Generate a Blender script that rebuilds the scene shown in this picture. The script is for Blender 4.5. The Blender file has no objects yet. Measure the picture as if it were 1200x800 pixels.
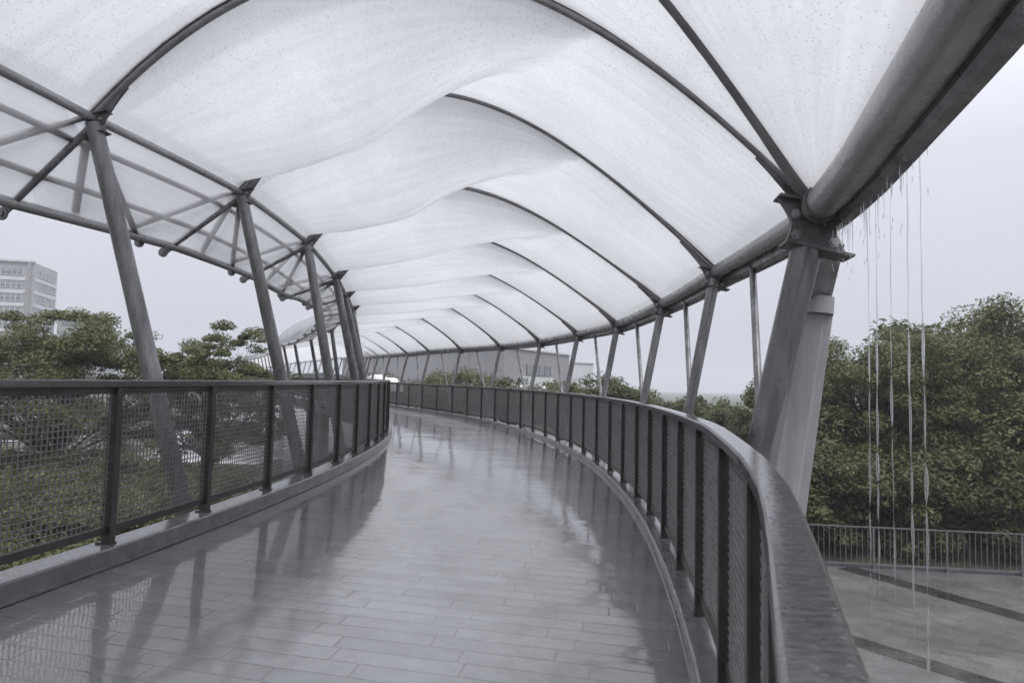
import bpy, math, random
import numpy as np
from mathutils import Vector
random.seed(7); rng = np.random.default_rng(11)
PI = math.pi
for b in (bpy.data.objects, bpy.data.meshes, bpy.data.materials):
    for o in list(b): b.remove(o)
scene = bpy.context.scene
col = scene.collection
TZ_ = -5.12
GZ = -5.30                                   # ground level; the camera is at the origin

# ------------------------------------------------------------------ helpers
class MB:
    """collects vertices and faces; build() links them as one mesh object"""
    def __init__(s): s.v = []; s.f = []; s.uv = None; s.sm = []
    def add(s, vs, fs, smooth=False):
        n = len(s.v); s.v += [tuple(map(float, p)) for p in vs]
        s.f += [tuple(i + n for i in f) for f in fs]; s.sm += [smooth] * len(fs)
    def box(s, c, ax, ay, az, hx, hy, hz):
        c, ax, ay, az = map(np.array, (c, ax, ay, az))
        P = [c + ax*hx*i + ay*hy*j + az*hz*k for k in (-1, 1) for j in (-1, 1) for i in (-1, 1)]
        s.add(P, [(0,2,3,1),(4,5,7,6),(0,1,5,4),(2,6,7,3),(0,4,6,2),(1,3,7,5)])
    def bar(s, a, b, w, h, up=(0,0,1)):
        a, b = np.array(a, float), np.array(b, float); d = b - a; L = np.linalg.norm(d); d /= L
        u = np.array(up, float); sx = np.cross(d, u); sx /= np.linalg.norm(sx); u = np.cross(sx, d)
        s.box((a+b)/2, d, sx, u, L/2, w/2, h/2)
    def tube(s, pts, rad, n=12, caps=True, smooth=True):
        pts = [np.array(p, float) for p in pts]; m = len(pts)
        if not hasattr(rad, '__len__'): rad = [rad]*m
        t = [pts[min(i+1, m-1)] - pts[max(i-1, 0)] for i in range(m)]; t = [x/np.linalg.norm(x) for x in t]
        a = np.array([0,0,1.]) if abs(t[0][2]) < .9 else np.array([1.,0,0])
        u = np.cross(t[0], a); u /= np.linalg.norm(u); V = []
        for i in range(m):
            u = u - t[i]*(u @ t[i]); u /= np.linalg.norm(u); w = np.cross(t[i], u)
            V += [pts[i] + rad[i]*(math.cos(2*PI*k/n)*u + math.sin(2*PI*k/n)*w) for k in range(n)]
        F = [(i*n+k, i*n+(k+1) % n, (i+1)*n+(k+1) % n, (i+1)*n+k) for i in range(m-1) for k in range(n)]
        s.add(V, F, smooth)
        if caps:
            s.add(V[:n], [tuple(range(n))[::-1]]); s.add(V[-n:], [tuple(range(n))])
    def sweep(s, frames, prof, closed=True, caps=True, smooth=False):
        """frames: list of (origin, side, up); prof: list of (a, b)"""
        n = len(prof); V = []
        for o, sd, up in frames: V += [o + sd*a + up*b for a, b in prof]
        m = len(frames); r = n if closed else n-1
        F = [(i*n+k, (i+1)*n+k, (i+1)*n+(k+1) % n, i*n+(k+1) % n) for i in range(m-1) for k in range(r)]
        s.add(V, F, smooth)
        if closed and caps: s.add(V[:n], [tuple(range(n))]); s.add(V[-n:], [tuple(range(n))[::-1]])
    def prism(s, poly, z0, z1):
        n = len(poly); V = [(x, y, z0) for x, y in poly] + [(x, y, z1) for x, y in poly]
        s.add(V, [tuple(range(n))[::-1], tuple(range(n, 2*n))] + [(i, (i+1) % n, n+(i+1) % n, n+i) for i in range(n)])
    def sphere(s, c, r, nu=16, nv=10, sq=(1,1,1)):
        c = np.array(c); V = []
        for j in range(nv+1):
            for i in range(nu):
                th = PI*j/nv; ph = 2*PI*i/nu
                V.append(c + r*np.array([math.sin(th)*math.cos(ph)*sq[0], math.sin(th)*math.sin(ph)*sq[1], math.cos(th)*sq[2]]))
        s.add(V, [(j*nu+i, (j+1)*nu+i, (j+1)*nu+(i+1) % nu, j*nu+(i+1) % nu) for j in range(nv) for i in range(nu)], True)
    def build(s, name, mat, parent=None):
        off = np.array(parent.matrix_world.translation) if parent else np.zeros(3)
        if parent is not None and parent.get('_o') is not None: off = np.array(parent['_o'])
        me = bpy.data.meshes.new(name)
        me.from_pydata([tuple(np.array(p) - off) for p in s.v], [], s.f); me.update()
        me.polygons.foreach_set('use_smooth', s.sm)
        if s.uv is not None:
            l = me.uv_layers.new(name='UVMap'); idx = np.empty(len(me.loops), np.int32); me.loops.foreach_get('vertex_index', idx)
            l.data.foreach_set('uv', np.array(s.uv, np.float32)[idx].ravel())
        me.materials.append(mat)
        o = bpy.data.objects.new(name, me); col.objects.link(o)
        if parent is not None:
            o.parent = parent; OFFS[o.name] = OFFS[parent.name]
        else: OFFS[o.name] = np.zeros(3)
        return o
OFFS = {}
def _build(s, name, mat, parent=None):
    off = OFFS[parent.name] if parent is not None else np.zeros(3)
    V = np.array(s.v, float) - off
    me = bpy.data.meshes.new(name); me.from_pydata(V.tolist(), [], s.f); me.update()
    me.polygons.foreach_set('use_smooth', s.sm)
    if s.uv is not None:
        l = me.uv_layers.new(name='UVMap'); idx = np.empty(len(me.loops), np.int32); me.loops.foreach_get('vertex_index', idx)
        l.data.foreach_set('uv', np.array(s.uv, np.float32)[idx].ravel())
    me.materials.append(mat); o = bpy.data.objects.new(name, me); col.objects.link(o)
    if parent is not None: o.parent = parent
    OFFS[o.name] = off
    return o
MB.build = _build
def tag(o, label=None, cat=None, group=None, kind=None):
    for k, v in (('label', label), ('category', cat), ('group', group), ('kind', kind)):
        if v: o[k] = v
    return o
def thing(name, label, cat, loc, group=None):
    o = bpy.data.objects.new(name, None); col.objects.link(o); o.location = tuple(loc); o.empty_display_size = .3
    OFFS[o.name] = np.array(loc, float); return tag(o, label, cat, group)
def bm_quads(name, V, F, mat, parent=None, smooth=False, uv=None):
    off = OFFS[parent.name] if parent is not None else np.zeros(3)
    me = bpy.data.meshes.new(name); V = np.asarray(V, np.float32) - off.astype(np.float32); F = np.asarray(F, np.int32)
    me.vertices.add(len(V)); me.vertices.foreach_set('co', V.ravel())
    me.loops.add(F.size); me.loops.foreach_set('vertex_index', F.ravel())
    me.polygons.add(len(F)); me.polygons.foreach_set('loop_start', np.arange(0, F.size, 4, dtype=np.int32))
    me.polygons.foreach_set('loop_total', np.full(len(F), 4, np.int32)); me.polygons.foreach_set('use_smooth', np.full(len(F), smooth))
    me.update(calc_edges=True); me.validate(); me.materials.append(mat)
    if uv is not None:
        l = me.uv_layers.new(name='UVMap'); idx = np.empty(len(me.loops), np.int32); me.loops.foreach_get('vertex_index', idx)
        l.data.foreach_set('uv', np.asarray(uv, np.float32)[idx].ravel())
    o = bpy.data.objects.new(name, me); col.objects.link(o)
    if parent is not None: o.parent = parent
    OFFS[o.name] = off; return o

# ------------------------------------------------------------------ materials
def newmat(name):
    m = bpy.data.materials.new(name); m.use_nodes = True; nt = m.node_tree; nt.nodes.clear()
    return m, nt, nt.nodes.new('ShaderNodeOutputMaterial')
def N(nt, typ, **kw):
    n = nt.nodes.new('ShaderNode' + typ)
    for k, v in kw.items():
        if k in ('inp',):
            for i, x in v.items(): n.inputs[i].default_value = x
        else: setattr(n, k, v)
    return n
def math_(nt, op, a, b=None, c=None, clamp=False):
    n = nt.nodes.new('ShaderNodeMath'); n.operation = op; n.use_clamp = clamp
    for i, x in enumerate((a, b, c)):
        if x is None: continue
        if isinstance(x, (int, float)): n.inputs[i].default_value = x
        else: nt.links.new(x, n.inputs[i])
    return n.outputs[0]
def mixc(nt, fac, a, b, blend='MIX'):
    n = nt.nodes.new('ShaderNodeMix'); n.data_type = 'RGBA'; n.blend_type = blend
    for i, x in ((0, fac), (6, a), (7, b)):
        if isinstance(x, (int, float)): n.inputs[i].default_value = x
        elif isinstance(x, tuple): n.inputs[i].default_value = (*x, 1) if len(x) == 3 else x
        else: nt.links.new(x, n.inputs[i])
    return n.outputs[2]
def noise(nt, scale, detail=3, rough=.55, vec=None, dim='3D', dist=0.0):
    n = N(nt, 'TexNoise'); n.inputs['Scale'].default_value = scale; n.inputs['Detail'].default_value = detail
    n.inputs['Roughness'].default_value = rough; n.inputs['Distortion'].default_value = dist
    if vec is not None: nt.links.new(vec, n.inputs['Vector'])
    return n.outputs['Fac']
def ramp(nt, fac, stops):
    n = N(nt, 'ValToRGB'); e = n.color_ramp.elements
    while len(e) < len(stops): e.new(.5)
    for el, (p, c) in zip(e, stops):
        el.position = p; el.color = (c, c, c, 1) if isinstance(c, (int, float)) else (*c, 1)
    nt.links.new(fac, n.inputs[0]); return n.outputs[0]
def objcoord(nt, scale=(1,1,1)):
    tc = N(nt, 'TexCoord'); mp = N(nt, 'Mapping'); mp.inputs['Scale'].default_value = scale
    nt.links.new(tc.outputs['Object'], mp.inputs['Vector']); return mp.outputs[0]
def bump(nt, h, strength, dist=.01):
    b = N(nt, 'Bump'); b.inputs['Strength'].default_value = strength; b.inputs['Distance'].default_value = dist
    nt.links.new(h, b.inputs['Height']); return b.outputs[0]
def pmat(name, c1, c2, rough=.5, rough2=None, metal=0.0, scale=6., stretch=(1,1,1), bmp=.15, bscale=40., drops=False, spec=.5):
    m, nt, out = newmat(name); v = objcoord(nt, stretch); p = N(nt, 'BsdfPrincipled')
    n1 = noise(nt, scale, 5, .6, v); f = ramp(nt, n1, [(.32, 0.0), (.68, 1.0)])
    nt.links.new(mixc(nt, f, c1, c2), p.inputs['Base Color'])
    n2 = noise(nt, scale*2.7, 3, .5, v)
    nt.links.new(math_(nt, 'MULTIPLY_ADD', n2, (rough2 or rough+.15) - rough, rough), p.inputs['Roughness'])
    p.inputs['Metallic'].default_value = metal; p.inputs['Specular IOR Level'].default_value = spec
    h = noise(nt, bscale, 2, .5, v)
    if drops:
        vo = N(nt, 'TexVoronoi'); vo.inputs['Scale'].default_value = 70; vo.inputs['Randomness'].default_value = 1
        nt.links.new(objcoord(nt), vo.inputs['Vector'])
        h = math_(nt, 'MULTIPLY_ADD', ramp(nt, vo.outputs['Distance'], [(.15, 1.0), (.42, 0.0)]), .9, math_(nt, 'MULTIPLY', h, .3))
    nt.links.new(bump(nt, h, bmp, .006), p.inputs['Normal'])
    nt.links.new(p.outputs[0], out.inputs[0]); return m

M = {}
M['steel'] = pmat('galvanised_steel', (.125,.127,.132), (.31,.314,.322), .18, .42, .5, 5.5, (1,1,.22), .22, 60, True)
M['beam'] = pmat('edge_beam_steel', (.32,.324,.333), (.50,.505,.515), .18, .40, .3, 3.0, (1,.4,1), .2, 60, True)
M['arch'] = pmat('arch_steel', (.19,.192,.198), (.30,.303,.31), .26, .5, .4, 4, bmp=.2, drops=True)
M['column'] = pmat('wet_column_steel', (.06,.062,.065), (.20,.203,.21), .12, .36, .45, 5.0, (1,1,.2), .2, 60, True)
M['plate'] = pmat('bracket_steel', (.09,.092,.097), (.19,.193,.20), .3, .55, .4, 9, bmp=.3, drops=True)
M['pylon'] = pmat('pylon_paint', (.22,.224,.235), (.37,.375,.388), .35, .6, .0, 2.6, (1.8,1.8,.25), .15, 30)
M['rail_dark'] = pmat('railing_paint', (.036,.037,.035), (.066,.067,.065), .32, .5, .2, 8, bmp=.2, drops=True)
M['wire'] = pmat('mesh_wire', (.15,.152,.155), (.24,.242,.246), .35, .5, .5, 12, bmp=.1)
M['kerb'] = pmat('wet_kerb_steel', (.12,.122,.127), (.19,.193,.198), .07, .22, .15, 7, bmp=.16, bscale=25, drops=True)
M['concrete'] = pmat('pale_concrete', (.36,.36,.36), (.5,.5,.5), .4, .7, .0, 2, bmp=.2)
M['girder'] = pmat('girder_paint', (.10,.10,.105), (.16,.16,.165), .5, .7, .1, 2)
M['white_tent'] = pmat('tent_fabric', (.72,.72,.74), (.82,.82,.83), .6, .8, 0, 2, bmp=.05)
M['bark'] = pmat('wet_bark', (.018,.016,.014), (.05,.045,.04), .6, .85, 0, 9, (1,1,.3), .6, 30)
M['fence'] = pmat('fence_paint', (.12,.123,.127), (.19,.193,.197), .25, .45, .4, 5)
M['grey_wall'] = pmat('hall_cladding', (.25,.25,.262), (.29,.29,.30), .6, .8, 0, .25, (1,1,2.5), .05, 3)
M['pale_wall'] = pmat('pale_wall', (.55,.56,.58), (.63,.64,.66), .6, .8, 0, .4, bmp=.05)
M['tower_wall'] = pmat('tower_concrete', (.32,.325,.335), (.40,.405,.415), .6, .8, 0, .3, (1,1,.3), .05, 2)
M['glass'] = pmat('window_glass', (.10,.11,.12), (.2,.21,.22), .08, .25, .0, .35, bmp=.02, bscale=1.5, spec=.8)
M['dark_frame'] = pmat('dark_frame', (.05,.05,.055), (.09,.09,.095), .4, .6, .2, 3)
M['globe'] = pmat('opal_globe', (.5,.5,.52), (.6,.6,.61), .25, .4, 0, 3, bmp=0.02)

def leafmat(name, a, b, c):
    m, nt, out = newmat(name); g = N(nt, 'NewGeometry'); v = objcoord(nt)
    n1 = noise(nt, .9, 3, .6, v)
    cc = mixc(nt, ramp(nt, n1, [(.35, 0.0), (.65, 1.0)]), a, b)
    cc = mixc(nt, ramp(nt, g.outputs['Random Per Island'], [(.5, 0.0), (1.0, .8)]), cc, c)
    p = N(nt, 'BsdfPrincipled'); nt.links.new(cc, p.inputs['Base Color']); p.inputs['Roughness'].default_value = .5; p.inputs['Specular IOR Level'].default_value = .35
    t = N(nt, 'BsdfTranslucent'); nt.links.new(mixc(nt, .5, cc, (.11,.125,.05)), t.inputs['Color'])
    mx = N(nt, 'MixShader'); mx.inputs[0].default_value = .3
    nt.links.new(p.outputs[0], mx.inputs[1]); nt.links.new(t.outputs[0], mx.inputs[2]); nt.links.new(mx.outputs[0], out.inputs[0]); return m
M['leaf_a'] = leafmat('locust_leaves', (.076,.094,.030), (.120,.141,.052), (.178,.196,.085))
M['leaf_b'] = leafmat('dark_leaves', (.052,.067,.022), (.088,.106,.040), (.14,.155,.066))
M['leaf_c'] = leafmat('shrub_leaves', (.060,.078,.024), (.098,.118,.042), (.145,.162,.068))

def filmmat(name, transp, drops=True, alb=1.0):
    m, nt, out = newmat(name); v = objcoord(nt)
    st = noise(nt, 1.1, 5, .65, objcoord(nt, (1.0, .45, .8)), dist=.6)
    fine = noise(nt, 26, 3, .6, v)
    base = mixc(nt, ramp(nt, st, [(.3, 0.0), (.7, 1.0)]), tuple(c*alb for c in (.645,.65,.664)), tuple(c*alb for c in (.735,.74,.752)))
    base = mixc(nt, math_(nt, 'MULTIPLY', ramp(nt, fine, [(.35, 1.0), (.6, 0.0)]), .16), base, (.50,.505,.515))
    vo = N(nt, 'TexVoronoi'); vo.inputs['Scale'].default_value = 34; nt.links.new(objcoord(nt, (1,1.0,1)), vo.inputs['Vector'])
    sel = N(nt, 'TexWhiteNoise'); nt.links.new(vo.outputs['Color'], sel.inputs['Vector'])
    dm = math_(nt, 'MULTIPLY', ramp(nt, vo.outputs['Distance'], [(.12, 1.0), (.26, 0.0)]), math_(nt, 'GREATER_THAN', sel.outputs['Value'], .32))
    uvn = N(nt, 'TexCoord'); su = N(nt, 'SeparateXYZ'); nt.links.new(uvn.outputs['UV'], su.inputs[0])
    e = math_(nt, 'MINIMUM', su.outputs[1], math_(nt, 'SUBTRACT', 1.0, su.outputs[1])); e2 = math_(nt, 'MINIMUM', su.outputs[0], math_(nt, 'SUBTRACT', 1.0, su.outputs[0]))
    cuff = math_(nt, 'MAXIMUM', ramp(nt, e, [(.055, 1.0), (.066, 0.0)]), ramp(nt, e2, [(.018, 1.0), (.024, 0.0)]))
    base = mixc(nt, math_(nt, 'MULTIPLY', cuff, .20), base, (.30,.305,.315))
    mpu = N(nt, 'Mapping'); mpu.inputs['Scale'].default_value = (2.2, 26, 1); nt.links.new(uvn.outputs['UV'], mpu.inputs['Vector'])
    run = noise(nt, 1.0, 5, .6, mpu.outputs[0], dist=.5)
    base = mixc(nt, math_(nt, 'MULTIPLY', ramp(nt, run, [(.42, 0.0), (.70, 1.0)]), .26), base, (.42,.425,.44))
    if drops: base = mixc(nt, math_(nt, 'MULTIPLY', dm, .55), base, (.28,.285,.30))
    tr = N(nt, 'BsdfTranslucent'); nt.links.new(base, tr.inputs['Color'])
    tp = N(nt, 'BsdfTransparent'); tp.inputs['Color'].default_value = (.96,.965,.975,1)
    gl = N(nt, 'BsdfGlossy'); gl.inputs['Roughness'].default_value = .25; gl.inputs['Color'].default_value = (.9,.9,.92,1)
    b = bump(nt, math_(nt, 'ADD', math_(nt, 'MULTIPLY', dm, 1.0), math_(nt, 'MULTIPLY_ADD', run, 1.5, math_(nt, 'MULTIPLY', fine, .4))), .35, .006)
    nt.links.new(b, gl.inputs['Normal']); nt.links.new(b, tr.inputs['Normal'])
    m1 = N(nt, 'MixShader'); nt.links.new(math_(nt, 'MULTIPLY_ADD', st, .04, transp-.02), m1.inputs[0])
    nt.links.new(tr.outputs[0], m1.inputs[1]); nt.links.new(tp.outputs[0], m1.inputs[2])
    fr = N(nt, 'LayerWeight'); fr.inputs['Blend'].default_value = .5
    m2 = N(nt, 'MixShader'); nt.links.new(math_(nt, 'MULTIPLY_ADD', math_(nt, 'POWER', fr.outputs['Facing'], 3.0), .45, .02), m2.inputs[0])
    nt.links.new(m1.outputs[0], m2.inputs[1]); nt.links.new(gl.outputs[0], m2.inputs[2]); nt.links.new(m2.outputs[0], out.inputs[0]); return m
M['film'] = filmmat('cushion_film', .05)
M['film_top'] = filmmat('cushion_top_film', .55, False)
M['film_side'] = filmmat('overhang_film', .52, False, .86)
M['film_far'] = filmmat('far_film', .10, False)

def pavemat(name, vec_kind, w, l, ca, cb, joint, r0, r1, rot=0.0, wet=(.35,.62), jw=.006, bstr=.35, coat=(.8,.04,.2), tilt=.55, soak=.42):
    """running slabs: rows of width w, slabs of length l with a random shift per row"""
    m, nt, out = newmat(name); tc = N(nt, 'TexCoord')
    mp = N(nt, 'Mapping'); mp.inputs['Rotation'].default_value = (0, 0, rot)
    nt.links.new(tc.outputs[vec_kind], mp.inputs['Vector']); sp = N(nt, 'SeparateXYZ'); nt.links.new(mp.outputs[0], sp.inputs[0])
    x, y = sp.outputs[0], sp.outputs[1]
    yr = math_(nt, 'DIVIDE', y, w); row = math_(nt, 'FLOOR', yr); fy = math_(nt, 'FRACT', yr)
    wn = N(nt, 'TexWhiteNoise', noise_dimensions='1D'); nt.links.new(row, wn.inputs['W'])
    xr = math_(nt, 'ADD', math_(nt, 'DIVIDE', x, l), math_(nt, 'MULTIPLY', wn.outputs['Value'], 7.3)); cidx = math_(nt, 'FLOOR', xr); fx = math_(nt, 'FRACT', xr)
    cb_ = N(nt, 'CombineXYZ'); nt.links.new(row, cb_.inputs[0]); nt.links.new(cidx, cb_.inputs[1])
    w2 = N(nt, 'TexWhiteNoise', noise_dimensions='2D'); nt.links.new(cb_.outputs[0], w2.inputs['Vector'])
    def edge(f, s): return math_(nt, 'MULTIPLY', math_(nt, 'MINIMUM', f, math_(nt, 'SUBTRACT', 1.0, f)), s)
    e = math_(nt, 'MINIMUM', edge(fx, l), edge(fy, w))
    jm = ramp(nt, math_(nt, 'DIVIDE', e, jw*2), [(.25, 1.0), (.75, 0.0)])
    vec = mp.outputs[0]
    big = noise(nt, .55, 4, .6, vec); grain = noise(nt, 75, 3, .75, vec); mid = noise(nt, 7, 4, .6, vec)
    cc = mixc(nt, w2.outputs['Value'], ca, cb)
    cc = mixc(nt, math_(nt, 'MULTIPLY', ramp(nt, grain, [(.38, 0.0), (.66, 1.0)]), .34), cc, tuple(k*.45 for k in ca))
    cc = mixc(nt, math_(nt, 'MULTIPLY', ramp(nt, mid, [(.4, 0.0), (.7, 1.0)]), .25), cc, tuple(k*.7 for k in ca))
    cc = mixc(nt, math_(nt, 'MULTIPLY', jm, .6), cc, joint)
    p = N(nt, 'BsdfPrincipled'); p.inputs['Specular IOR Level'].default_value = .5
    wt = ramp(nt, big, [(wet[0], 0.0), (wet[1], 1.0)])          # 1 = drier
    if vec_kind == 'UV':
        ab = math_(nt, 'ABSOLUTE', math_(nt, 'SUBTRACT', x, .35)); mid_ = ramp(nt, math_(nt, 'DIVIDE', math_(nt, 'MULTIPLY_ADD', mid, .5, ab), 2.4), [(.26, 1.0), (.62, 0.0)])
        wt = math_(nt, 'MULTIPLY', math_(nt, 'MULTIPLY_ADD', wt, .45, .55), mid_)
    wd = N(nt, 'VectorMath', operation='SCALE'); nt.links.new(cc, wd.inputs[0]); nt.links.new(math_(nt, 'MULTIPLY_ADD', wt, 1-soak, soak), wd.inputs['Scale']); nt.links.new(wd.outputs[0], p.inputs['Base Color'])   # soaked stone is darker than damp stone
    rr = math_(nt, 'MULTIPLY_ADD', wt, r1-r0, r0); rr = math_(nt, 'MULTIPLY_ADD', w2.outputs['Value'], .05, rr)
    rr = math_(nt, 'MULTIPLY_ADD', mid, .08, rr)
    nt.links.new(rr, p.inputs['Roughness'])
    h = math_(nt, 'ADD', math_(nt, 'MULTIPLY', jm, -1.0), math_(nt, 'MULTIPLY', grain, .22))
    h = math_(nt, 'ADD', h, math_(nt, 'MULTIPLY', w2.outputs['Value'], .25)); h = math_(nt, 'MULTIPLY_ADD', mid, .5, h)
    nt.links.new(bump(nt, h, bstr, .004), p.inputs['Normal'])
    nt.links.new(math_(nt, 'MULTIPLY', math_(nt, 'MULTIPLY_ADD', math_(nt, 'MULTIPLY', ramp(nt, grain, [(.35, 0.0), (.65, 1.0)]), wt), -.55, 1.0), coat[0]), p.inputs['Coat Weight']); p.inputs['Coat IOR'].default_value = 1.6
    cr = math_(nt, 'MULTIPLY_ADD', wt, coat[2]-coat[1], coat[1]); cr = math_(nt, 'MULTIPLY_ADD', w2.outputs['Value'], .05, cr)
    nt.links.new(math_(nt, 'MULTIPLY_ADD', jm, .15, cr), p.inputs['Coat Roughness'])
    w3 = N(nt, 'TexWhiteNoise', noise_dimensions='2D'); sh_ = N(nt, 'VectorMath', operation='ADD'); sh_.inputs[1].default_value = (31.7, 11.3, 0); nt.links.new(cb_.outputs[0], sh_.inputs[0]); nt.links.new(sh_.outputs[0], w3.inputs['Vector'])
    t1 = math_(nt, 'MULTIPLY', math_(nt, 'SUBTRACT', w3.outputs['Value'], .5), fy)          # each slab lies at its own slight tilt
    rip = noise(nt, 26, 3, .6, vec); wav = noise(nt, 2.2, 3, .5, vec)
    hc = math_(nt, 'MULTIPLY_ADD', t1, tilt, math_(nt, 'MULTIPLY', rip, .10)); hc = math_(nt, 'MULTIPLY_ADD', wav, .5, hc); hc = math_(nt, 'MULTIPLY_ADD', jm, -.12, hc)
    nt.links.new(bump(nt, hc, 1.0, .004), p.inputs['Coat Normal'])
    nt.links.new(p.outputs[0], out.inputs[0]); return m
M['deck'] = pavemat('wet_deck_slabs', 'UV', .155, .70, (.37,.374,.384), (.50,.504,.514), (.15,.15,.153), .28, .42, bstr=.2, coat=(1.0,.012,.12), jw=.005)
M['terrace'] = pavemat('wet_terrace_paving', 'Object', .2, .4, (.125,.128,.129), (.165,.168,.169), (.07,.072,.068), .25, .4, rot=.55, wet=(.4,.65), soak=.85, coat=(.75,.04,.16), jw=.009, tilt=.3)
M['band'] = pavemat('dark_terrace_band', 'Object', .2, .4, (.028,.029,.03), (.05,.051,.052), (.02,.02,.02), .15, .4, rot=.55)
M['plaza'] = pavemat('plaza_paving', 'Object', .6, .9, (.36,.362,.37), (.46,.462,.47), (.2,.2,.2), .2, .45)
def groundmat():
    m, nt, out = newmat('wet_grass'); v = objcoord(nt); p = N(nt, 'BsdfPrincipled')
    c = mixc(nt, ramp(nt, noise(nt, .18, 5, .6, v), [(.35, 0.0), (.65, 1.0)]), (.040,.047,.025), (.075,.083,.045))
    c = mixc(nt, math_(nt, 'MULTIPLY', noise(nt, 9, 4, .7, v), .6), c, (.028,.034,.018))
    nt.links.new(c, p.inputs['Base Color']); p.inputs['Roughness'].default_value = .7
    nt.links.new(bump(nt, noise(nt, 14, 4, .7, v), .8, .08), p.inputs['Normal']); nt.links.new(p.outputs[0], out.inputs[0]); return m
M['grass'] = groundmat()
def watermat():
    m, nt, out = newmat('rain_water'); p = N(nt, 'BsdfPrincipled')
    p.inputs['Base Color'].default_value = (.95,.96,.98,1); p.inputs['Roughness'].default_value = .22
    p.inputs['Transmission Weight'].default_value = .8; p.inputs['IOR'].default_value = 1.33
    nt.links.new(bump(nt, noise(nt, 40, 3, .6, objcoord(nt, (1,1,.12))), .25, .01), p.inputs['Normal'])
    nt.links.new(p.outputs[0], out.inputs[0]); return m
M['water'] = watermat()

# ------------------------------------------------------------------ the walkway's line
CX, CY, RC, HW = -42.598, 10.791, 42.162, 2.1375       # arc centre, centre-line radius, half width to the railings
us = np.arange(0, 4.4001, .002)
def psi(u): return np.interp(u, [0,.5,.72,.95,1.8,2.6,4.4], [0,.5,.46,.27,.45,.55,.55])
px = [CX+RC]; py = [CY]
for a, b in zip(us[:-1], us[1:]):
    h = psi((a+b)/2); px.append(px[-1] - math.sin(h)*RC*(b-a)); py.append(py[-1] + math.cos(h)*RC*(b-a))
px = np.array(px); py = np.array(py)
def fr(u):
    """centre point, outward (right) normal and tangent at path parameter u"""
    if u <= .5:
        return np.array([CX+RC*math.cos(u), CY+RC*math.sin(u), 0.]), np.array([math.cos(u), math.sin(u), 0.]), np.array([-math.sin(u), math.cos(u), 0.])
    h = float(psi(u))
    return np.array([np.interp(u, us, px), np.interp(u, us, py), 0.]), np.array([math.cos(h), math.sin(h), 0.]), np.array([-math.sin(h), math.cos(h), 0.])
_dr = lambda u: float(np.interp(u, [-.44,-.262,-.245,-.2267,-.2205,-.208,-.196,-.182], [-.33,-.31,-.26,-.185,-.15,-.085,-.03,0]))
def P(u, r, z):
    c, n, t = fr(u)
    if r > 0 and u < -.18: r += _dr(u)*min(1., r/HW)                # the outer edge swings in towards the camera
    return c + n*r + np.array([0, 0, z])
_ext = lambda u: np.interp(u, [.6, .8, 1.6, 2.2, 3.2, 4.4], [0, .08, .95, 1.0, 0.2, -1.2])
def zL(u): v = min(u, .6); return -1.1825 + .3332*v + .0232*v*v + _ext(u)       # kerb top under the left posts
def zR(u): v = min(u, .6); return -1.3729 + .2546*v + .1863*v*v + _ext(u) + float(np.interp(u, [-.3,-.2267,-.208,-.188,-.155], [-.11,-.105,-.085,-.055,0]))
UP = np.array([0, 0, 1.])
H = 1.21; HL = HW; U0, U1, UF = -.44, 1.16, 4.2
KL, KR = .135, .085                                             # kerb heights
def urange(a, b, d): return np.linspace(a, b, max(2, int(round((b-a)/d))+1))
def zdeck(u, r):
    f = (r + HW)/(2*HW); return (zL(u)-KL)*(1-f) + (zR(u)-KR)*f

# deck
d = MB(); d.uv = []; ul = urange(U0, UF, .02); W = HW + .10; prof = np.linspace(-W, W, 9)
V = []
for u in ul:
    for r in prof: V.append(P(u, r, zdeck(u, r))); d.uv.append((r, u*RC))
n = len(prof)
d.add(V, [(i*n+k, i*n+k+1, (i+1)*n+k+1, (i+1)*n+k) for i in range(len(ul)-1) for k in range(n-1)])
deck = tag(d.build('walkway', M['deck']), kind='structure')
# girder below the deck
g = MB()
for side in (0,):
    V = []; pr = [(-W-.12, -.03), (-W-.12, -.32), (-1.1, -.75), (1.1, -.75), (W+.12, -.32), (W+.12, -.03)]
    for u in urange(U0, UF, .04): V += [P(u, a, zdeck(u, a)+b) for a, b in pr]
    m_ = len(pr); k_ = len(urange(U0, UF, .04))
    g.add(V, [(i*m_+k, (i+1)*m_+k, (i+1)*m_+(k+1) % m_, i*m_+(k+1) % m_) for i in range(k_-1) for k in range(m_)])
    g.add(V[:m_], [tuple(range(m_))]); g.add(V[-m_:], [tuple(range(m_))[::-1]])
tag(g.build('bridge_girder', M['girder']), kind='structure')
# kerbs
for sgn, zf, kh in ((-1, zL, KL), (1, zR, KR)):
    k = MB(); F = []
    for u in urange(U0, UF, .02): F.append((P(u, sgn*HW, zf(u)), fr(u)[1]*sgn, UP))
    pr = [(-.150, -kh+.002), (-.150, -kh+.022), (-.132, -kh+.024), (-.132, -.012), (-.120, 0.0), (.10, 0.0), (.10, -kh-.02)]
    k.sweep(F, pr, closed=False)
    tag(k.build('kerb', M['kerb']), kind='structure')
# piers under the bridge
for i, u in enumerate((-.25, .28, .85, 1.4, 2.0, 2.7, 3.4, 4.0)):
    c, nn, t = fr(u); m_ = MB(); zt = zdeck(u, 0) - .74
    m_.tube([c + UP*(GZ-.1), c + UP*(zt-.3), c + UP*zt], [.42, .36, .62], 20)
    lab = ['round grey pier under the walkway behind the camera', 'round grey pier under the first bend of the walkway'][i] if i < 2 else 'round grey pier under the distant stretch of the walkway'
    tag(m_.build('bridge_pier', M['pylon']), lab, 'bridge pier', 'round piers carrying the walkway')

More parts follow.
